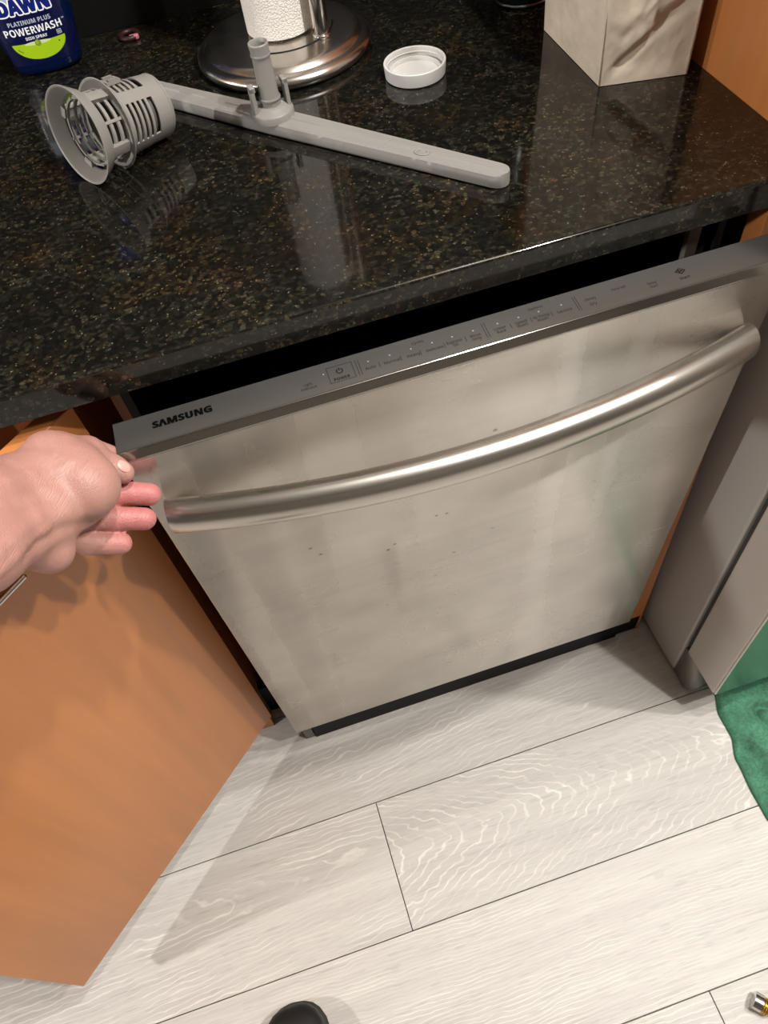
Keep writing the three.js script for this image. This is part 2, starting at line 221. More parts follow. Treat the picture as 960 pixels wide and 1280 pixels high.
{ // the flat print of the control panel
  const c = document.createElement('canvas'); c.width = 2048; c.height = 104; const g = c.getContext('2d'); const S = 2048 / DW;
  g.fillStyle = '#72706c'; g.fillRect(0, 0, 2048, 104);
  const X = (x) => x * S, Y = (d) => (d - 0.0052) / 0.0300 * 0 + (0.0352 - d) / 0.03 * 104;
  const say = (t, x, d, px, w = '', col = '#191713') => { g.fillStyle = col; g.font = `${w} ${px}px sans-serif`; g.textAlign = 'center'; g.textBaseline = 'middle'; g.fillText(t, X(x), Y(d)); };
  g.save(); g.translate(X(0.0563), Y(0.0225)); g.scale(1.22, 1); g.fillStyle = '#121110'; g.font = 'bold 30px sans-serif'; g.textAlign = 'center'; g.textBaseline = 'middle'; g.fillText('S\u039bMSUNG', 0, 0); g.strokeStyle = '#121110'; g.lineWidth = 2.4; g.strokeText('S\u039bMSUNG', 0, 0); g.restore();
  const L = (x, d0, d1, col = '#45433f') => { g.strokeStyle = col; g.lineWidth = 2; g.beginPath(); g.moveTo(X(x), Y(d0)); g.lineTo(X(x), Y(d1)); g.stroke(); };
  say('Light', 0.163, 0.0175, 12); say('Indicator', 0.163, 0.0135, 12);
  g.strokeStyle = '#45433f'; g.lineWidth = 2; g.strokeRect(X(0.1815), Y(0.0285), X(0.022) , Y(0.0115) - Y(0.0285));
  g.strokeStyle = '#26241f'; g.lineWidth = 3; g.beginPath(); g.arc(X(0.1918), Y(0.0225), 9, -1.05, Math.PI + 1.05); g.stroke(); g.beginPath(); g.moveTo(X(0.1918), Y(0.0225) - 12); g.lineTo(X(0.1918), Y(0.0225) - 1); g.stroke(); say('POWER', 0.1918, 0.0145, 14, 'bold');
  L(0.2068, 0.0285, 0.0115); L(0.2092, 0.0285, 0.0115);
  [['Auto', 0.2144], ['Normal', 0.2335], ['Heavy', 0.2525], ['Delicate', 0.2715]].forEach(([t, x]) => say(t, x + 0.003, 0.0165, 15));
  say('Express', 0.2925, 0.0180, 14); say('60', 0.2925, 0.0140, 14); say('Rinse', 0.3115, 0.0180, 14); say('Only', 0.3115, 0.0140, 14); say('Cycles', 0.263, 0.0285, 13);
  [0.2255, 0.2445, 0.262, 0.2835, 0.3025].forEach((x) => L(x, 0.0195, 0.014));
  L(0.3205, 0.0285, 0.0115); L(0.3228, 0.0285, 0.0115);
  [['Lower', 'Rack', 0.3338], ['Speed', 'Wash', 0.353], ['Hi-Temp', 'Wash', 0.3715]].forEach(([a, b, x]) => { say(a, x, 0.0180, 14); say(b, x, 0.0140, 14); }); say('Sanitize', 0.3925, 0.0165, 14); say('Options', 0.3705, 0.0285, 13);
  [0.3435, 0.362, 0.381].forEach((x) => L(x, 0.0195, 0.014)); L(0.4045, 0.0285, 0.0115); L(0.4066, 0.0285, 0.0115);
  say('Delay', 0.4185, 0.021, 14); say('Dry', 0.4185, 0.015, 14); say('Time left', 0.446, 0.0235, 12); say('Delay', 0.475, 0.0185, 12); say('Start', 0.475, 0.0145, 12);
  g.strokeStyle = '#1d1b18'; g.lineWidth = 3; g.beginPath(); g.moveTo(X(0.504) - 15, Y(0.0225)); g.lineTo(X(0.504), Y(0.0225) - 11); g.lineTo(X(0.504) + 15, Y(0.0225)); g.lineTo(X(0.504), Y(0.0225) + 11); g.closePath(); g.stroke(); g.beginPath(); g.moveTo(X(0.504) - 5, Y(0.0225) - 5); g.lineTo(X(0.504) + 6, Y(0.0225)); g.lineTo(X(0.504) - 5, Y(0.0225) + 5); g.closePath(); g.stroke(); say('Start', 0.504, 0.0142, 14, 'bold');
  g.fillStyle = '#d8d6d0'; for (const x of [0.178, 0.2174, 0.2365, 0.2555, 0.2745, 0.2925, 0.3115, 0.3338, 0.353, 0.3715, 0.3925]) { g.beginPath(); g.arc(X(x), Y(0.0235), 2.6, 0, 7); g.fill(); }
  const t = new THREE.CanvasTexture(c); t.colorSpace = THREE.SRGBColorSpace; t.magFilter = THREE.LinearFilter; t.anisotropy = 8;
  const a = [0, H + 0.0087, -0.0050], b = [0, H + 0.01015, -0.0350];
  const q = new THREE.BufferGeometry(); q.setAttribute('position', new THREE.Float32BufferAttribute([0.001, a[1], a[2], DW - 0.001, a[1], a[2], DW - 0.001, b[1], b[2], 0.001, b[1], b[2]], 3)); q.setAttribute('uv', new THREE.Float32BufferAttribute([0, 0, 1, 0, 1, 1, 0, 1], 2)); q.setIndex([0, 1, 2, 0, 2, 3]); q.computeVertexNormals();
  part(dw, 'control_legend', dl(q), phy({ map: t, roughness: 0.38, metalness: 0.85 }), 'dark printed maker name, power button and cycle names');
}
{ // bowed handle
  const rings = []; const N = 64, K = 28, hv = 0.691;
  for (let j = 0; j <= N; j++) { const s = j / N * 2 - 1, x = 0.2955 + s * 0.2800, w = 0.0125 + 0.0385 * (1 - s * s), dx = 0.28, dwv = -0.077 * s, l = Math.hypot(dx, dwv), nx = -dwv / l, nw = dx / l; // outward normal in plan
    const ring = []; for (let k = 0; k < K; k++) { const a = k / K * Math.PI * 2, p = Math.cos(a) * 0.0152, q = Math.sin(a) * 0.0182; ring.push([x + nx * p * (Math.abs(s) > 0.98 ? 0.3 : 1), hv + q, w + nw * p]); } rings.push(ring); }
  part(dw, 'handle', dl(loft(rings)), steelBar);
}
part(dw, 'inner_door', dl(bx(0.012, DW - 0.012, 0.02, H - 0.03, -0.07, -0.03)), tubBlack);
const tub = [bx(0.004, 0.012, 0.1, 0.868, -0.6, -0.055), bx(DW - 0.012, DW - 0.004, 0.1, 0.868, -0.6, -0.055), bx(0.012, DW - 0.012, 0.858, 0.868, -0.6, -0.055), bx(0.012, DW - 0.012, 0.1, 0.11, -0.6, -0.075), bx(0.012, DW - 0.012, 0.11, 0.858, -0.6, -0.59)];
part(dw, 'tub', merge(tub), tubBlack);
part(dw, 'latch', merge([bx(0.293, 0.309, 0.8585, 0.8605, -0.055, -0.0545), bx(0.289, 0.313, 0.845, 0.858, -0.075, -0.056)]), std({ color: 0x24221f, roughness: 0.4 }));
part(dw, 'mounting_bracket', merge([rbx(0.553, 0.566, 0.80, 0.883, -0.06, -0.053, 0.001), rbx(0.553, 0.566, 0.877, 0.884, -0.09, -0.053, 0.001)]), std({ color: 0x9a8f86, roughness: 0.5, metalness: 0.4 }), 'pale mounting bracket');
part(dw, 'kick_plate', bx(0.022, DW - 0.002, 0.001, 0.088, -0.04, -0.020), blackPlastic);
part(dw, 'kick_plate_bracket', rbx(0.004, 0.02, 0.001, 0.088, -0.06, -0.022, 0.001), std({ color: 0x77736d, roughness: 0.5, metalness: 0.5 }));

// ------------------------------------------------------------------ refrigerator
const fr = thing('refrigerator', 'grey sided stainless steel fridge to the right of the dishwasher', 'fridge', [1.08, 0, -0.25]);
part(fr, 'cabinet', rbx(0.656, 1.52, 0.012, 1.74, -0.63, 0.0735, 0.004), fridgeGrey);
part(fr, 'gasket', bx(0.664, 1.512, 0.105, 1.735, 0.0735, 0.0830), gasketMat);
part(fr, 'door', rbx(0.657, 1.52, 0.103, 1.74, 0.083, 0.160, 0.003), fridgeLight);
part(fr, 'door_front', rbx(0.6585, 1.5185, 0.1045, 1.7385, 0.158, 0.1635, 0.002), phy({ color: 0xb9b4ac, roughness: 0.2, metalness: 1 }));
part(fr, 'kick_grille', bx(0.71, 1.51, 0.006, 0.098, 0.03, 0.128), blackPlastic);
{ const rings = []; for (const [y, x0, x1, z0, z1] of [[0.006, 0.659, 0.70, 0.074, 0.112], [0.03, 0.659, 0.70, 0.074, 0.120], [0.06, 0.660, 0.695, 0.074, 0.113], [0.075, 0.661, 0.69, 0.074, 0.106], [0.098, 0.661, 0.688, 0.074, 0.102]]) rings.push([[x0, y, z0], [x1, y, z0], [x1, y, z1], [x0 + 0.008, y, z1 + 0.004], [x0, y, z1 - 0.006]]);
  part(fr, 'hinge_bracket', loft(rings.map((r) => r.slice().reverse())).toNonIndexed(), std({ color: 0x86827c, roughness: 0.45, metalness: 0.4 })); }
for (const x of [0.70, 1.47]) part(fr, 'foot', rod([x, 0, -0.02], [x, 0.014, -0.02], 0.016), blackPlastic);

// ------------------------------------------------------------------ things on the counter
// spray bottle
{
  const cx = -0.0045, cz = -0.579; const t = thing('spray_bottle', 'dark blue dish spray bottle with a lime green half disc on its label', 'bottle', [cx, CT, cz]);
  const blue = phy({ color: 0x05143a, roughness: 0.18, transmission: 0.15, thickness: 0.04, ior: 1.4, attenuationColor: new THREE.Color(0x0a2a80), attenuationDistance: 0.03 });
  const prof = [[0, 0.0005, 0], [0.8, 0.0006], [0.92, 0.003], [0.975, 0.008], [1.0, 0.016], [1.08, 0.035], [1.16, 0.055], [1.2, 0.08], [1.18, 0.11], [1.05, 0.14], [0.8, 0.165], [0.5, 0.185], [0.36, 0.195], [0.36, 0.2]];
  const ring = (k, y, e = 0) => { const r = []; for (let i = 0; i < 56; i++) { const a = -i / 56 * Math.PI * 2, c = Math.cos(a), s = Math.sin(a), q = 0.75; r.push([cx + Math.sign(c) * Math.abs(c) ** q * (0.0415 * k + e), CT + y, cz + Math.sign(s) * Math.abs(s) ** q * (0.0285 * Math.min(k, 1.1) + e)]); } return r; };
  part(t, 'body', loft(prof.slice(1).map(([k, y]) => ring(k, y))), blue);
  const kAt = (y) => { for (let i = 1; i + 1 < prof.length; i++) if (y <= prof[i + 1][1]) return mix(prof[i][0], prof[i + 1][0], (y - prof[i][1]) / (prof[i + 1][1] - prof[i][1])); return 1; };
  const c = document.createElement('canvas'); c.width = 760; c.height = 800; const g = c.getContext('2d'); g.fillStyle = '#050b38'; g.fillRect(0, 0, 760, 800);
  const gr = (x, y, w) => { g.textAlign = 'center'; g.textBaseline = 'alphabetic'; };
  gr(); g.fillStyle = '#9fb4c4'; g.fillRect(0, 0, 760, 170);
  g.font = 'bold 190px sans-serif'; g.lineJoin = 'round'; g.lineWidth = 46; g.strokeStyle = '#eef0f2'; g.strokeText('DAWN', 380, 260, 600); g.lineWidth = 18; g.strokeStyle = '#0a1550'; g.strokeText('DAWN', 380, 260, 600); g.fillStyle = '#0d1f70'; g.fillText('DAWN', 380, 260, 600);
  g.fillStyle = '#b8bfcc'; g.font = 'bold 62px sans-serif'; g.fillText('PLATINUM PLUS', 375, 375, 540); g.fillStyle = '#f2f3f4'; g.font = 'bold 104px sans-serif'; g.fillText('POWERWASH', 380, 475, 660); g.font = '22px sans-serif'; g.fillText('TM', 728, 415); g.font = 'bold 44px sans-serif'; g.fillText('DISH SPRAY', 385, 532, 290);
  g.strokeStyle = '#e8eaee'; g.lineWidth = 4; g.strokeRect(620, 500, 44, 40); g.font = 'bold 26px sans-serif'; g.fillText('E3', 642, 530); g.font = 'bold 40px sans-serif'; g.fillText('✓', 55, 545);
  g.fillStyle = '#0a1a40'; g.beginPath(); g.ellipse(385, 560, 312, 205, 0, 0, Math.PI); g.fill(); g.fillStyle = '#a9cf1c'; g.beginPath(); g.ellipse(385, 562, 300, 190, 0, 0, Math.PI); g.fill();
  g.fillStyle = '#d8e3a8'; g.beginPath(); g.ellipse(375, 572, 150, 20, 0, 0, 7); g.fill(); g.fillStyle = '#7d9a2a'; g.beginPath(); g.ellipse(375, 575, 34, 36, 0, 0, 7); g.fill(); g.fillStyle = '#9ab53c'; g.beginPath(); g.ellipse(368, 566, 16, 20, 0, 0, 7); g.fill();
  g.fillStyle = '#2c3a10'; g.save(); g.translate(150, 640); g.rotate(0.75); g.font = 'bold 22px sans-serif'; g.fillText('Apple', 0, 0); g.restore(); g.beginPath(); g.arc(605, 610, 8, 0, 7); g.fill();
  const tx = new THREE.CanvasTexture(c); tx.colorSpace = THREE.SRGBColorSpace; tx.magFilter = THREE.LinearFilter; tx.anisotropy = 8;
  const pos = [], uv = [], idx = []; const NX = 40, NY = 24, y0 = 0.0135, y1 = 0.093, x0 = -0.0385, x1 = 0.0385;
  for (let j = 0; j <= NY; j++) for (let i = 0; i <= NX; i++) { const y = mix(y0, y1, j / NY), x = mix(x0, x1, i / NX), k = kAt(y), rx = 0.0415 * k + 0.0003, rz = 0.0285 * Math.min(k, 1.1) + 0.0003; const s = (1 - Math.min(1, Math.abs(x) / rx) ** (2 / 0.75)) ** (0.75 / 2); pos.push(cx + x, CT + y, cz + rz * s); uv.push(i / NX, j / NY); if (i < NX && j < NY) { const a = j * (NX + 1) + i; idx.push(a, a + 1, a + NX + 2, a, a + NX + 2, a + NX + 1); } }
  const q = new THREE.BufferGeometry(); q.setAttribute('position', new THREE.Float32BufferAttribute(pos, 3)); q.setAttribute('uv', new THREE.Float32BufferAttribute(uv, 2)); q.setIndex(idx); q.computeVertexNormals();
  part(t, 'label', q, phy({ map: tx, roughness: 0.3 }));
  part(t, 'sprayer', merge([rod([cx, CT + 0.198, cz], [cx, CT + 0.225, cz], 0.0165, 24), boxUV(new RoundedBoxGeometry(0.03, 0.028, 0.07, 3, 0.008).translate(cx, CT + 0.236, cz + 0.012)), boxUV(new RoundedBoxGeometry(0.012, 0.045, 0.008, 2, 0.003).rotateX(-0.3).translate(cx, CT + 0.205, cz + 0.036))]), std({ color: 0x17398a, roughness: 0.35 }));
}
// small reddish item by the backsplash
{
  const t = thing('bottle_cap', 'tiny dark reddish ring with a pink tab near the backsplash', 'cap', [0.095, CT, -0.596]);
  part(t, 'ring', new THREE.TorusGeometry(0.011, 0.003, 12, 36).rotateX(Math.PI / 2).translate(0.094, CT + 0.003, -0.598), std({ color: 0x2a0c0c, roughness: 0.5 }));
  part(t, 'tab', rbx(0.093, 0.105, CT + 0.0002, CT + 0.006, -0.592, -0.586, 0.002), std({ color: 0xb06a72, roughness: 0.5 }));
}
// paper towel holder
{
  const c = [0.262, CT, -0.462]; const t = thing('paper_towel_holder', 'brushed steel paper towel holder with a wide round base and tension arm', 'holder', c);
  part(t, 'base', lathe([[0, 0], [0.094, 0], [0.098, 0.002], [0.1, 0.006], [0.0995, 0.010], [0.096, 0.0135], [0.0915, 0.0145], [0.0895, 0.0155], [0.0865, 0.0195], [0.081, 0.0215], [0.06, 0.0235], [0.03, 0.0242], [0, 0.0245]], 96).translate(...c), brushedPlate);
  part(t, 'post', rod([c[0], CT + 0.02, c[2]], [c[0], CT + 0.33, c[2]], 0.006), steelBright);
  part(t, 'finial', new THREE.SphereGeometry(0.013, 24, 16).translate(c[0], CT + 0.34, c[2]), steelBright);
  const arc = []; for (let i = 0; i <= 16; i++) { const a = mix(0.2, 2.3, i / 16) - 0.0; arc.push([c[0] + 0.0585 * Math.cos(a), CT + 0.0228, c[2] + 0.0585 * Math.sin(a)]); }
  part(t, 'slot', tube(arc, 0.0016, 48, 8), blackPlastic, 'dark curved slot');
  const ax = c[0] + 0.0375, az = c[2] + 0.041;
  part(t, 'tension_arm', merge([rod([ax, CT + 0.0235, az], [ax + 0.001, CT + 0.30, az - 0.002], 0.0088, 28), lathe([[0, 0], [0.0098, 0], [0.0105, 0.002], [0.0092, 0.005], [0, 0.005]], 28).translate(ax, CT + 0.0228, az)]), chrome);
  const roll = thing('paper_towel_roll', 'nearly used up white embossed paper towel roll on the steel holder', 'paper towel', [c[0], CT + 0.0262, c[2]]);
  const bump = dataTex(512, 512, (u, v) => { const [d1, d2] = worley(u * 22, v * 22, 7); const b = sstep(0.05, 0.45, d2 - d1) * 200 + 40 * vn(u * 90, v * 90, 3); return [b, b, b]; }, false); bump.repeat.set(15, 15);
  const paper = phy({ color: 0xe4ded6, roughness: 0.95, bumpMap: bump, bumpScale: 0.0007 });
  const R = 0.0375; const wrap = (q) => { const p = q.attributes.position, u = q.attributes.uv; for (let i = 0; i < p.count; i++) { u.setXY(i, u.getX(i) * 0.2356, p.getY(i)); } return q; }; part(roll, 'paper', wrap(lathe([[0.021, 0], [R - 0.001, 0], [R, 0.001], [R, 0.279], [R - 0.001, 0.28], [0.021, 0.28], [0.021, 0]], 80)).translate(c[0], CT + 0.0262, c[2]), paper);
  part(roll, 'cardboard_tube', lathe([[0.0185, -0.0005], [0.0208, -0.0005], [0.0208, 0.2805], [0.0185, 0.2805], [0.0185, -0.0005]], 48).translate(c[0], CT + 0.0262, c[2]), std({ color: 0x9b7f5e, roughness: 0.9 }));
}
// white lid
{
  const c = [0.3775, CT, -0.3345]; const t = thing('jar_lid', 'white plastic screw lid lying open side up on the granite counter', 'lid', c);
  part(t, 'shell', lathe([[0, 0.0004], [0.0305, 0.0004], [0.032, 0.0018], [0.0330, 0.0138], [0.0326, 0.0148], [0.0310, 0.0148], [0.0306, 0.0138], [0.0302, 0.0035], [0.029, 0.0026], [0, 0.0026]], 96).translate(...c), whitePlastic);
  part(t, 'sealing_ring', lathe([[0.0255, 0.0024], [0.0258, 0.0068], [0.0266, 0.0072], [0.0272, 0.0066], [0.0276, 0.0024]], 72).translate(...c), whitePlastic);
  part(t, 'thread', (() => { const pts = []; for (let i = 0; i <= 60; i++) { const a = i / 60 * Math.PI * 2.6; pts.push([c[0] + 0.0306 * Math.cos(a), CT + 0.007 + 0.004 * i / 60, c[2] + 0.0306 * Math.sin(a)]); } return tube(pts, 0.0008, 120, 6); })(), whitePlastic);
}
// dark bottle behind the bag
{
  const c = [0.545, CT, -0.445]; const t = thing('dark_bottle', 'dark glossy round bottle standing behind the paper bag', 'bottle', c);
  part(t, 'body', lathe([[0, 0], [0.028, 0], [0.031, 0.002], [0.0315, 0.006], [0.0315, 0.15], [0.028, 0.17], [0.014, 0.2], [0.0135, 0.235], [0, 0.235]], 64).translate(...c), phy({ color: 0x0d0e12, roughness: 0.1 }));
  part(t, 'foot_ring', lathe([[0.0312, 0.001], [0.0326, 0.0018], [0.0326, 0.0038], [0.0312, 0.0046]], 64).translate(...c), phy({ color: 0x8b8c90, roughness: 0.15, metalness: 1 }));
  part(t, 'cap', lathe([[0, 0.232], [0.0155, 0.232], [0.0155, 0.262], [0.0145, 0.264], [0, 0.264]], 40).translate(...c), blackPlastic);
}
// paper bag
{
  const A = [[0.532, -0.219], [0.617, -0.2], [0.622, -0.338], [0.5345, -0.3575]]; const t = thing('paper_bag', 'crumpled pale brown paper bag standing on the right end of the counter', 'bag', [0.576, CT, -0.28]);
  const NH = 90, NS = 44, HB = 0.27, rings = []; const cx = 0.576, cz = -0.279;
  const ridged = (x, y, s) => 1 - Math.abs(2 * fbm(x, y, 3, s) - 1);
  for (let j = 0; j <= NH; j++) { const h = j / NH * HB, ring = [];
    for (let e = 0; e < 4; e++) for (let i = 0; i < NS; i++) { const f = i / NS, a = A[e], b = A[(e + 1) % 4]; let x = mix(a[0], b[0], f), z = mix(a[1], b[1], f); const nx = (b[1] - a[1]) * -1, nz = b[0] - a[0], l = Math.hypot(nx, nz); const w = Math.sin(Math.PI * f) ** 0.6 * sstep(0, 0.02, h);
      let o = 0.0042 * (ridged(f * 1.9 + e * 5 + h * 6, h * 13 - f * 1.6, 60 + e) - 0.62) + 0.0022 * (ridged(f * 5 + h * 20, h * 40 - f * 3, 70 + e) - 0.6);
      if (e === 0) { const q = h - 0.075 * f - 0.004, cr = Math.exp(-((q / 0.006) ** 2)); o += -0.005 * cr * sstep(0.02, 0.25, f) + (q < 0 ? -0.003 : 0.0015) * sstep(0, 0.008, Math.abs(q)); const q2 = h - 0.06 - 0.03 * (f - 0.7); o += (f > 0.5 ? -0.006 * Math.exp(-((q2 / 0.007) ** 2)) : 0); }
      const n = [nx / l, nz / l]; const sgn = (n[0] * (x - cx) + n[1] * (z - cz)) > 0 ? 1 : -1; x += sgn * n[0] * o * w; z += sgn * n[1] * o * w;
      const fl = 1 + 0.12 * h / HB, k = e === 3 ? 1 : 1; x = cx + (x - cx) * fl - 0.01 * sstep(0.03, 0.2, h) * 0.4; z = cz + (z - cz) * (1 + 0.04 * h / HB);
      const top = j === NH ? 0.004 * (i % 2) : 0; ring.push([Math.min(x, 0.6345), CT + 0.0006 + h + top, z]); }
    rings.push(ring.reverse()); }
  const kraft = std({ map: dataTex(512, 512, (u, v) => { const k = 0.94 + 0.1 * (fbm(u * 40, v * 40, 3, 2) - 0.5) + 0.08 * (fbm(u * 6, v * 6, 3, 5) - 0.5); return [226 * k, 211 * k, 190 * k]; }), roughness: 0.82, side: THREE.DoubleSide });
  part(t, 'paper', loft(rings, { capB: false }), kraft);
  // fold line running up the near corner and the lower seam
  part(t, 'seam', tube([[0.5315, CT + 0.001, -0.2187], [0.5312, CT + 0.08, -0.2182], [0.5295, CT + 0.16, -0.2168]], 0.0006, 30, 6), std({ color: 0x8c7a62, roughness: 0.9 }));
}
// dishwasher spray arm
{
  const hub = [0.2165, -0.3005], d = new THREE.Vector3(0.169, 0, 0.1955).normalize(), L = 0.262, LL = 0.205, y0 = CT + 0.0012; const t = thing('dishwasher_spray_arm', 'long grey plastic dishwasher spray arm lying upside down with its hub tube upright', 'spray arm', [hub[0], CT, hub[1]]);
  const n = new THREE.Vector3(-d.z, 0, d.x); const W = (s, o, y) => [hub[0] + d.x * s + n.x * o, y, hub[1] + d.z * s + n.z * o];
  const half = (s) => { const k = Math.abs(s) / L; const w = mix(0.0158, 0.0112, k); const e = (s < 0 ? LL : L) - Math.abs(s); return e < 0.0112 ? Math.sqrt(Math.max(0, 1 - ((0.0112 - e) / 0.0112) ** 2)) * 0.0112 : w; };
  const secs = []; const N = 120; for (let i = 0; i <= N; i++) { let s = -LL + (L + LL) * i / N; secs.push(s); } for (const e of [0.0005, 0.0015, 0.003, 0.005, 0.0075]) secs.push(L - e, -LL + e); secs.sort((a, b) => a - b);
  const rings = secs.map((s) => { const w = Math.max(0.0006, half(s)), hgt = 0.0125; const P = [[-1, 0.18], [-1, 0.7], [-0.94, 0.9], [-0.82, 1], [-0.3, 1.0], [-0.22, 1.1], [-0.02, 1.1], [0.06, 1.0], [0.82, 1], [0.94, 0.9], [1, 0.7], [1, 0.18], [0.9, 0], [-0.9, 0]]; return P.map(([o, y]) => W(s, o * w, y0 + y * hgt)); });
  const g = loft(rings); const arm = part(t, 'arm', BGU.toCreasedNormals(g, 0.5), plasticArm);
  const yt = y0 + 0.0125; const hubM = (pts, seg = 48) => lathe(pts, seg).translate(hub[0], yt, hub[1]);
  part(t, 'hub_collar', hubM([[0.0215, -0.0006], [0.0212, 0.0055], [0.0195, 0.0068], [0.0165, 0.0078], [0.0135, 0.0100], [0.0108, 0.0112], [0, 0.0112]]), plasticArm);
  part(t, 'hub_tube', hubM([[0.0098, 0.01], [0.0098, 0.016], [0.0108, 0.0166], [0.0108, 0.0185], [0.0096, 0.0195], [0.0089, 0.05], [0.0086, 0.0555], [0.0096, 0.0565], [0.0096, 0.0582], [0.0088, 0.059], [0.0098, 0.0665], [0.0094, 0.068], [0.0078, 0.068], [0.0072, 0.062], [0.0072, 0.02]]), plasticArm);
  for (const s of [-1, 1]) { const o = 0.0172 * s, cl = rbx(-0.0022, 0.0022, 0, 0.029, -0.005, 0.005, 0.001).translate(0, 0, 0); const hook = rbx(-0.0034 , 0.0022, 0.024, 0.0295, -0.005, 0.005, 0.001); const gg = merge([cl, hook]); if (s < 0) gg.rotateY(Math.PI); gg.translate(o, 0, 0); gg.rotateY(0.12); part(t, 'clip', gg.translate(hub[0], yt + 0.003, hub[1]), plasticArm); }
  for (const s of [0.175]) part(t, 'nozzle', new THREE.TorusGeometry(0.0042, 0.0011, 8, 24).rotateX(Math.PI / 2).scale(1.5, 0.7, 1).rotateY(-0.85).translate(...W(s, 0.003, yt + 0.0004)), plasticArm);
}
// dishwasher filter basket
{
  const A = new THREE.Vector3(0.0281, CT + 0.0443, -0.2922), Lf = 0.098; const ax = new THREE.Vector3(0.829, -0.155, -0.559).normalize();
  const t = thing('filter_basket', 'grey slotted plastic dishwasher filter lying on its side with a wide flared ring', 'filter', [0.07, CT, -0.29]);
  const up = new THREE.Vector3(0, 1, 0), sx = new THREE.Vector3().crossVectors(up, ax).normalize(), sy = new THREE.Vector3().crossVectors(ax, sx); const M = new THREE.Matrix4().makeBasis(sx, sy, ax).scale(new THREE.Vector3(0.77, 0.77, 0.96)).setPosition(A);
  const add = (name, g, m = plasticGrey) => part(t, name, g.clone().applyMatrix4(M), m);
  const lz = (pts, seg = 72) => lathe(pts, seg).rotateX(Math.PI / 2); // lathe height becomes the basket axis
  add('flared_ring', lz([[0.0575, 0.0], [0.0568, 0.0016], [0.0555, 0.003], [0.049, 0.0135], [0.0465, 0.0150], [0.0450, 0.0150], [0.0455, 0.0125], [0.0540, 0.0010], [0.0560, -0.0004], [0.0575, 0.0]]));
  add('flange', lz([[0.0400, 0.036], [0.0530, 0.036], [0.0536, 0.0368], [0.0530, 0.0378], [0.0400, 0.0378], [0.0400, 0.036]]));
  const D = Math.PI / 180;
  for (const a of [20, 110, 200, 290]) add('strut', arcBox([0.0385, 0.0465], [0.0385, 0.0445], 0.011, 0.037, (a - 9) * D, (a + 9) * D, 4));
  for (const a of [-25, 65, 155, 245]) add('cage_rib', arcBox([0.0385, 0.041], [0.0385, 0.041], 0.012, 0.037, (a - 2.5) * D, (a + 2.5) * D, 2));
  for (const z of [0.013, 0.0215, 0.0300]) add('cage_ring', arcBox([0.0375, 0.0402], [0.0375, 0.0402], z, z + 0.0032, 0, Math.PI * 2, 60));
  // tapered body with rows of curved slots
  const rO = (z) => mix(0.0435, 0.0375, (z - 0.0378) / (Lf - 0.0378)), w = 0.0022; const rad = (z) => [rO(z) - w, rO(z)]; const band = (z0, z1, a0, a1, n) => arcBox(rad(z0), rad(z1), z0, z1, a0, a1, n);
  const slots = [[50, 118], [140, 205], [230, 300], [322, 388]]; const pieces = [band(0.0375, 0.0465, 0, Math.PI * 2, 72), band(0.079, Lf, 0, Math.PI * 2, 72)];
  slots.forEach(([a0, a1], i) => { const n = slots[(i + 1) % 4][0] + (i === 3 ? 360 : 0); pieces.push(band(0.0465, 0.079, a1 * D, n * D, 8)); });
  add('body', merge(pieces)); for (const [a0, a1] of slots) for (let k = 0; k < 4; k++) { const z = 0.0465 + 0.0065 * (k + 1) - 0.0032; add('slot_rib', band(z, z + 0.0032, a0 * D, a1 * D, 12)); }
  add('end_rim', lz([[0.0330, Lf - 0.002], [0.0381, Lf - 0.0015], [0.0381, Lf + 0.0012], [0.0345, Lf + 0.0012], [0.0330, Lf - 0.002]]));
  add('clip', merge([bx(-0.008, 0.008, 0.0425, 0.0465, 0.044, 0.047), bx(-0.007, -0.004, 0.0425, 0.049, 0.047, 0.058), bx(0.004, 0.007, 0.0425, 0.049, 0.047, 0.058), bx(-0.007, 0.007, 0.0425, 0.047, 0.058, 0.061)]));
  add('inner_mesh', lz([[0.0345, 0.04], [0.0325, Lf - 0.003]], 48), std({ color: 0x5a564f, roughness: 0.6, side: THREE.DoubleSide }));
}

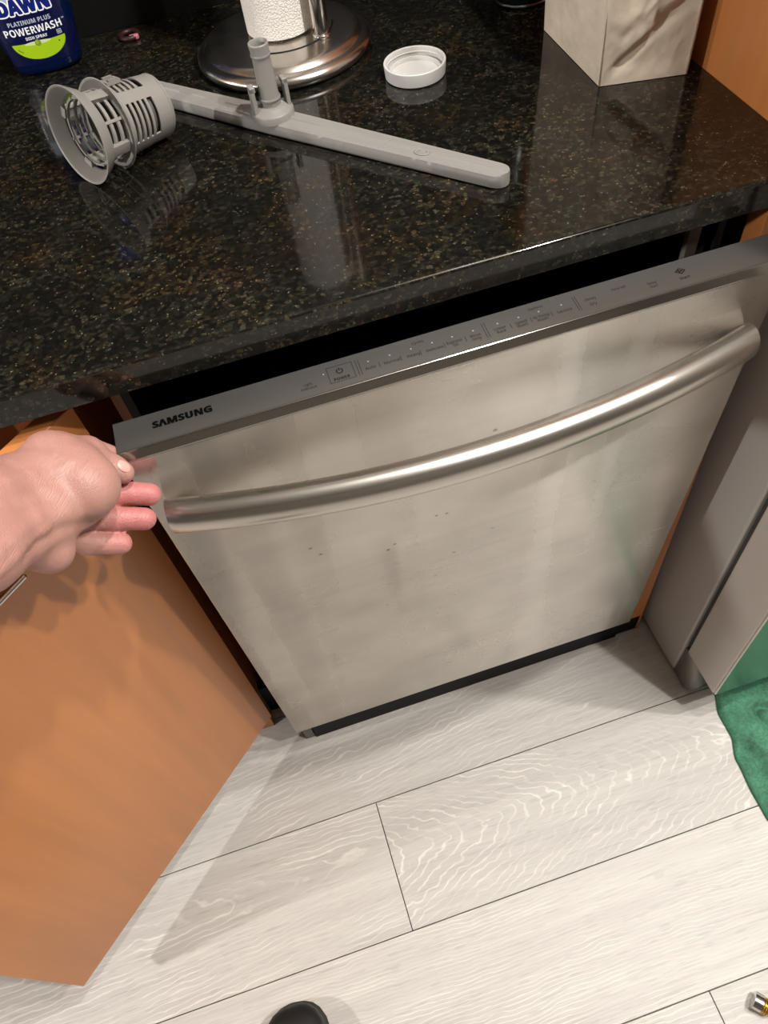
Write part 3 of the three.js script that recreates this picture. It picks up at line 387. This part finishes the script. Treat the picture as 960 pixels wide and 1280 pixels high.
// ------------------------------------------------------------------ hand
{
  const J = { fa0: [-0.1034, 0.9742, 0.1948, 0.0310], fa1: [-0.0775, 0.9269, 0.1368, 0.0295], fb0: [-0.1125, 0.9769, 0.1731, 0.0310], fb1: [-0.0751, 0.9273, 0.1030, 0.0280], w0: [-0.0635, 0.9023, 0.1076, 0.0255], w1: [-0.0601, 0.9060, 0.0786, 0.0260], p0: [-0.0489, 0.8902, 0.0898, 0.0235], p1: [-0.0425, 0.8954, 0.0630, 0.0245], p2: [-0.0333, 0.8742, 0.0722, 0.0210], lump: [-0.0198, 0.8856, 0.0728, 0.0235], lump2: [-0.0253, 0.8908, 0.0605, 0.0215], heel: [-0.0548, 0.8694, 0.1088, 0.0150], heel2: [-0.0685, 0.8902, 0.1130, 0.0160], t0: [-0.0371, 0.9033, 0.0484, 0.0155], t1: [-0.0182, 0.8811, 0.0383, 0.0148], t2: [-0.0039, 0.8625, 0.0420, 0.0102], t3: [0.0013, 0.8582, 0.0448, 0.0088], i0: [-0.0361, 0.8938, 0.0355, 0.0125], i1: [-0.0186, 0.8753, 0.0253, 0.0095], i2: [-0.0072, 0.8597, 0.0224, 0.0078], m0: [-0.0365, 0.8605, 0.0547, 0.0125], m1: [-0.0123, 0.8391, 0.0458, 0.0100], m2: [0.0121, 0.8303, 0.0501, 0.0094], r0: [-0.0454, 0.8567, 0.0705, 0.0120], r1: [-0.0192, 0.8349, 0.0672, 0.0099], r2: [0.0040, 0.8253, 0.0695, 0.0093], k0: [-0.0542, 0.8522, 0.0798, 0.0110], k1: [-0.0409, 0.8321, 0.0814, 0.0096], k2: [-0.0193, 0.8199, 0.0822, 0.0091], fe0: [-0.1580, 1.0600, 0.3350, 0.0360], fe1: [-0.1680, 1.0650, 0.3100, 0.0360] };
  const body = [['fe0', 'fa0'], ['fe1', 'fb0'], ['fa0', 'fa1'], ['fb0', 'fb1'], ['fa1', 'w0'], ['fb1', 'w1'], ['w0', 'p0'], ['w1', 'p1'], ['p0', 'p2'], ['p1', 'lump2'], ['p2', 'lump'], ['lump', 'lump2'], ['heel2', 'heel'], ['p1', 't0'], ['t0', 't1'], ['p0', 'm0'], ['p0', 'r0'], ['heel', 'k0'], ['p1', 'i0']];
  const chains = [[['t1', 't2'], ['t2', 't3']], [['i0', 'i1'], ['i1', 'i2']], [['m0', 'm1'], ['m1', 'm2']], [['r0', 'r1'], ['r1', 'r2']], [['k0', 'k1'], ['k1', 'k2']]];
  const cap = (x, y, z, a, b) => { const bx_ = b[0] - a[0], by = b[1] - a[1], bz = b[2] - a[2], px = x - a[0], py = y - a[1], pz = z - a[2]; const t = clamp((px * bx_ + py * by + pz * bz) / (bx_ * bx_ + by * by + bz * bz)); return Math.hypot(px - bx_ * t, py - by * t, pz - bz * t) - mix(a[3], b[3], t); };
  const smin = (a, b, k) => { const h = clamp(0.5 + 0.5 * (b - a) / k); return mix(b, a, h) - k * h * (1 - h); };
  const res = 160, half = 0.165, cen = [-0.075, 0.945, 0.165]; const mc = new MarchingCubes(res, std({}), false, false, 400000); mc.isolation = 0; mc.field.fill(-1);
  for (let k = 0; k < res; k++) for (let j = 0; j < res; j++) for (let i = 0; i < res; i++) {
    const x = cen[0] + (i / res * 2 - 1) * half, y = cen[1] + (j / res * 2 - 1) * half, z = cen[2] + (k / res * 2 - 1) * half;
    if (i < 2 || j < 2 || k < 2 || i > res - 3 || j > res - 3 || k > res - 3) continue;
    let d = 1; for (const [a, b] of body) d = smin(d, cap(x, y, z, J[a], J[b]), 0.009);
    if (d < 0.12) { let F = 1; for (const ch of chains) { let f = 1; for (const [a, b] of ch) f = smin(f, cap(x, y, z, J[a], J[b]), 0.004); F = Math.min(F, f); } d = smin(d, F, 0.005); }
    mc.field[i + j * res + k * res * res] = -d;
  }
  mc.update(); const n = mc.count; let pos = new Float32Array(mc.positionArray.subarray(0, n * 3)); for (let i = 0; i < n; i++) for (let c = 0; c < 3; c++) pos[i * 3 + c] = pos[i * 3 + c] * half + cen[c];
  let g = new THREE.BufferGeometry(); g.setAttribute('position', new THREE.BufferAttribute(pos, 3)); g = BGU.mergeVertices(g, 1e-5); g.computeVertexNormals();
  // tendons and veins stand proud, folds and finger creases sink in
  const marks = [[[[-0.059, 0.9325, 0.1638], [-0.0513, 0.9276, 0.1511], [-0.0462, 0.9161, 0.1342], [-0.0386, 0.906, 0.1198]], 0.0016, 0.0042], [[[-0.0551, 0.94, 0.1564], [-0.0475, 0.9307, 0.139], [-0.0404, 0.9159, 0.1177]], 0.0012, 0.004], [[[-0.0244, 0.8701, 0.0961], [-0.0283, 0.8861, 0.1082], [-0.0342, 0.8943, 0.1146], [-0.0413, 0.903, 0.125], [-0.0466, 0.9108, 0.1338], [-0.0499, 0.9177, 0.1451]], -0.0024, 0.0062], [[[0.0044, 0.843, 0.0467], [0.0036, 0.841, 0.054]], -0.0005, 0.0011], [[[-0.0105, 0.840, 0.0738], [-0.0137, 0.8345, 0.0772]], -0.0006, 0.0011], [[[0.0004, 0.835, 0.0744], [-0.0027, 0.8293, 0.0778]], -0.0004, 0.001], [[[-0.0265, 0.8351, 0.0776], [-0.027, 0.8339, 0.0862], [-0.0311, 0.8264, 0.0901]], -0.0008, 0.0012], [[[-0.0487, 0.942, 0.1007], [-0.0418, 0.9283, 0.085], [-0.0323, 0.9165, 0.0835], [-0.0181, 0.9135, 0.0704]], 0.0008, 0.0035], [[[-0.0484, 0.9377, 0.1149], [-0.04, 0.9214, 0.0985], [-0.0317, 0.9095, 0.102]], -0.0012, 0.006]];
  { const Q = g.attributes.position, N = g.attributes.normal, seg = (x, y, z, a, b) => { const u = b[0] - a[0], v = b[1] - a[1], w = b[2] - a[2], t = clamp(((x - a[0]) * u + (y - a[1]) * v + (z - a[2]) * w) / (u * u + v * v + w * w)); return Math.hypot(x - a[0] - u * t, y - a[1] - v * t, z - a[2] - w * t); };
    for (let i = 0; i < Q.count; i++) { const x = Q.getX(i), y = Q.getY(i), z = Q.getZ(i); let o = 0.0004 * (fbm(x * 120, (y + z) * 120, 2, 3) - 0.5); for (const [l, h, w] of marks) { let d = 1; for (let k = 0; k + 1 < l.length; k++) d = Math.min(d, seg(x, y, z, l[k], l[k + 1])); if (d < 3 * w) o += h * Math.exp(-((d / w) ** 2)); } Q.setXYZ(i, x + N.getX(i) * o, y + N.getY(i) * o, z + N.getZ(i) * o); }
    g.computeVertexNormals(); }
  // skin colour: pinker towards the finger tips, mottled elsewhere
  const P = g.attributes.position, col = new Float32Array(P.count * 3), uv = new Float32Array(P.count * 2);
  for (let i = 0; i < P.count; i++) { const x = P.getX(i), y = P.getY(i), z = P.getZ(i); const tip = sstep(-0.045, 0.0, x) * sstep(0.862, 0.845, y), m = fbm(x * 90 + 5, (y + z) * 90, 3, 4), m2 = fbm(x * 260, (y - z) * 260, 2, 9);
    const a = [0.39, 0.197, 0.158], b = [0.46, 0.15, 0.142]; for (let c = 0; c < 3; c++) col[i * 3 + c] = mix(a[c], b[c], clamp(tip * 0.9 + 0.35 * (m - 0.5) * (c ? 1 : 0.3))) * (0.94 + 0.12 * m2); uv[i * 2] = (x + z * 0.6) * 1; uv[i * 2 + 1] = y; }
  g.setAttribute('color', new THREE.BufferAttribute(col, 3)); g.setAttribute('uv', new THREE.BufferAttribute(uv, 2));
  const pores = dataTex(512, 512, (u, v) => { const [d1, d2] = worley(u * 60, v * 60, 5); const b = 150 * sstep(0, 0.25, d2 - d1) + 80 * fbm(u * 20, v * 20, 3, 6); return [b, b, b]; }, false); pores.repeat.set(14, 14);
  const skin = phy({ vertexColors: true, roughness: 0.48, bumpMap: pores, bumpScale: 0.0003, sheen: 0.2, sheenRoughness: 0.5, sheenColor: new THREE.Color(0.5, 0.25, 0.2) });
  const t = thing('person', 'bare left forearm and hand reaching in to hold the open dishwasher door corner', 'person', [-0.08, 0.86, 0.1]);
  part(t, 'hand', g, skin);
  const nm = new THREE.Matrix4().lookAt(new THREE.Vector3(0.70, 0.60, 0.39), new THREE.Vector3(), new THREE.Vector3(0.6, -0.55, 0.3)).setPosition(0.0049, 0.8668, 0.0466);
  part(t, 'thumbnail', new THREE.SphereGeometry(1, 24, 16).scale(0.0046, 0.0062, 0.0016).applyMatrix4(nm), phy({ color: 0xc0968a, roughness: 0.42 }));
}

// ------------------------------------------------------------------ things on the floor
{ // cloth
  const t = thing('cleaning_cloth', 'crumpled green microfibre cloth on the floor in front of the fridge', 'cloth', [0.85, 0, 0.25]);
  const NX = 120, NZ = 90, pos = [], uv = [], idx = []; const left = [[0, 0.704], [0.2, 0.691], [0.35, 0.6905], [0.55, 0.677], [0.8, 0.6725], [1, 0.672]]; const lx = (q) => { for (let i = 0; i + 1 < left.length; i++) if (q <= left[i + 1][0]) return mix(left[i][1], left[i + 1][1], sstep(0, 1, (q - left[i][0]) / (left[i + 1][0] - left[i][0]))); return 0.672; };
  const Hh = (s, q, x, z) => { const rid = (a, b, sd) => Math.pow(1 - Math.abs(2 * fbm(a, b, 2, sd) - 1), 3); const e = Math.min(s * 12, (1 - s) * 12, q * 10, (1 - q) * 10, 1); return 0.0035 + Math.sqrt(Math.max(0, e)) * (0.002 + 0.013 * sstep(0.0, 0.22, Math.abs(2 * fbm(x * 13 + z * 5, z * 9 - x * 8, 2, 3) - 1)) + 0.006 * rid(x * 15 + z * 7, z * 13 - x * 11, 5) + 0.004 * fbm(x * 30, z * 30, 2, 8)); };
  for (let j = 0; j <= NZ; j++) for (let i = 0; i <= NX; i++) { const s = i / NX, q = j / NZ, x0 = lx(q), x = mix(x0, 1.02 + 0.02 * Math.sin(q * 5), s), zb = 0.131 + 0.012 * (fbm(s * 5, 0, 2, 2) - 0.5) * s, zf = 0.345 + 0.06 * sstep(0, 0.5, s), z = mix(zb, zf, q); pos.push(x, Hh(s, q, x, z), z); uv.push(x, z); if (i < NX && j < NZ) { const a = j * (NX + 1) + i; idx.push(a, a + NX + 1, a + 1, a + 1, a + NX + 1, a + NX + 2); } }
  const edge = []; for (let i = 0; i <= NX; i++) edge.push(i); for (let j = 1; j <= NZ; j++) edge.push(j * (NX + 1) + NX); for (let i = NX - 1; i >= 0; i--) edge.push(NZ * (NX + 1) + i); for (let j = NZ - 1; j > 0; j--) edge.push(j * (NX + 1));
  const base = pos.length / 3; edge.forEach((k) => { pos.push(pos[k * 3], 0.0006, pos[k * 3 + 2]); uv.push(pos[k * 3], pos[k * 3 + 2]); }); const E = edge.length; for (let i = 0; i < E; i++) { const a = edge[i], b = edge[(i + 1) % E], c = base + i, d = base + (i + 1) % E; idx.push(a, b, c, b, d, c); }
  const g = new THREE.BufferGeometry(); g.setAttribute('position', new THREE.Float32BufferAttribute(pos, 3)); g.setAttribute('uv', new THREE.Float32BufferAttribute(uv, 2)); g.setIndex(idx); g.computeVertexNormals();
  const m = dataTex(1024, 1024, (u, v) => { const k = 0.75 + 0.35 * fbm(u * 90, v * 90, 3, 5) + 0.35 * (fbm(u * 12, v * 12, 3, 7) - 0.5); return [72 * k, 126 * k, 99 * k]; }); m.repeat.set(4, 4);
  part(t, 'fabric', g, phy({ map: m, bumpMap: m, bumpScale: 0.0012, roughness: 0.95, sheen: 0.5, sheenRoughness: 0.6, sheenColor: new THREE.Color(0.1, 0.35, 0.22), side: THREE.DoubleSide }));
  const hem = []; for (let i = 0; i <= 40; i++) { const q = 0.01 + 0.98 * i / 40; hem.push([lx(q) + 0.001, 0.003, mix(0.131, 0.345, q)]); } part(t, 'hem', tube(hem, 0.0016, 90, 8), std({ color: 0x1d5c3f, roughness: 0.95 }));
}
{ // shoe, toe pointing to the dishwasher
  const t = thing('shoe', 'black shoe toe at the bottom edge resting on the pale floor planks', 'shoe', [-0.108, 0, 0.49]);
  const cx = -0.108, z0 = 0.356; const ring = (z, w, h, yb, off) => { const r = []; for (let i = 0; i < 36; i++) { const a = -i / 36 * Math.PI * 2; const c = Math.cos(a), s = Math.sin(a); r.push([cx + off + Math.sign(c) * Math.abs(c) ** 0.8 * w, yb + h * (0.5 + 0.5 * Math.sign(s) * Math.abs(s) ** 0.7), z]); } return r; };
  const S = [[0, 0.004, 0.006, 0], [0.002, 0.016, 0.022, 0], [0.007, 0.027, 0.03, 0], [0.016, 0.036, 0.037, 0.0], [0.03, 0.0425, 0.043, 0], [0.055, 0.046, 0.05, 0], [0.09, 0.047, 0.058, 0.001], [0.13, 0.043, 0.072, 0.002], [0.17, 0.038, 0.092, 0.002], [0.21, 0.036, 0.1, 0.002], [0.25, 0.035, 0.1, 0.001], [0.275, 0.03, 0.095, 0], [0.284, 0.018, 0.085, 0], [0.286, 0.006, 0.07, 0]];
  part(t, 'upper', loft(S.map(([z, w, h, o]) => ring(z0 + 0.002 + z * 0.99, w, h, 0.012, o))), std({ color: 0x0b0b0c, roughness: 0.55 }));
  part(t, 'sole', loft(S.map(([z, w, h, o]) => ring(z0 + z, w + 0.0025, 0.02, 0.0004, o))), std({ color: 0x26271f, roughness: 0.7 }), 'dark olive rubber sole');
  part(t, 'ankle_collar', new THREE.TorusGeometry(0.03, 0.007, 12, 40).scale(1, 1.5, 1).rotateX(Math.PI / 2).translate(cx, 0.112, z0 + 0.23), std({ color: 0x151515, roughness: 0.9 }));
}
{ // hose fitting
  const c = new THREE.Vector3(0.5265, 0.0128, 0.5545); const t = thing('hose_fitting', 'small chrome and brass hose fitting on the pale floor at the lower right corner', 'fitting', [c.x, 0, c.z]);
  const M = new THREE.Matrix4().makeRotationY(0.75).multiply(new THREE.Matrix4().makeRotationX(Math.PI / 2)).setPosition(c); const add = (n, g, m) => part(t, n, g.clone().applyMatrix4(M), m); // local y -> along the fitting, towards the lower right
  const brass = phy({ color: 0xc9a04a, roughness: 0.3, metalness: 1 });
  add('hex_nut', new THREE.CylinderGeometry(0.0128, 0.0128, 0.011, 6).translate(0, -0.008, 0), chrome);
  for (let i = 0; i < 3; i++) add('thread', new THREE.TorusGeometry(0.0102, 0.0011, 8, 32).rotateX(Math.PI / 2).translate(0, 0.0 + i * 0.0028, 0), brass);
  add('sleeve', lathe([[0.0062, -0.004], [0.0098, -0.004], [0.0098, 0.0085], [0.009, 0.0095], [0.0066, 0.0095], [0.0062, -0.004]], 36), brass);
  add('bore', new THREE.CylinderGeometry(0.0063, 0.0063, 0.002, 24).translate(0, 0.003, 0), blackPlastic);
  part(t, 'hose', tube([[0.5325, 0.0125, 0.561], [0.539, 0.0115, 0.570], [0.555, 0.009, 0.60], [0.60, 0.0075, 0.66], [0.68, 0.0075, 0.72]], 0.0062, 60, 12), blackPlastic);
}

renderer.render(scene, camera);
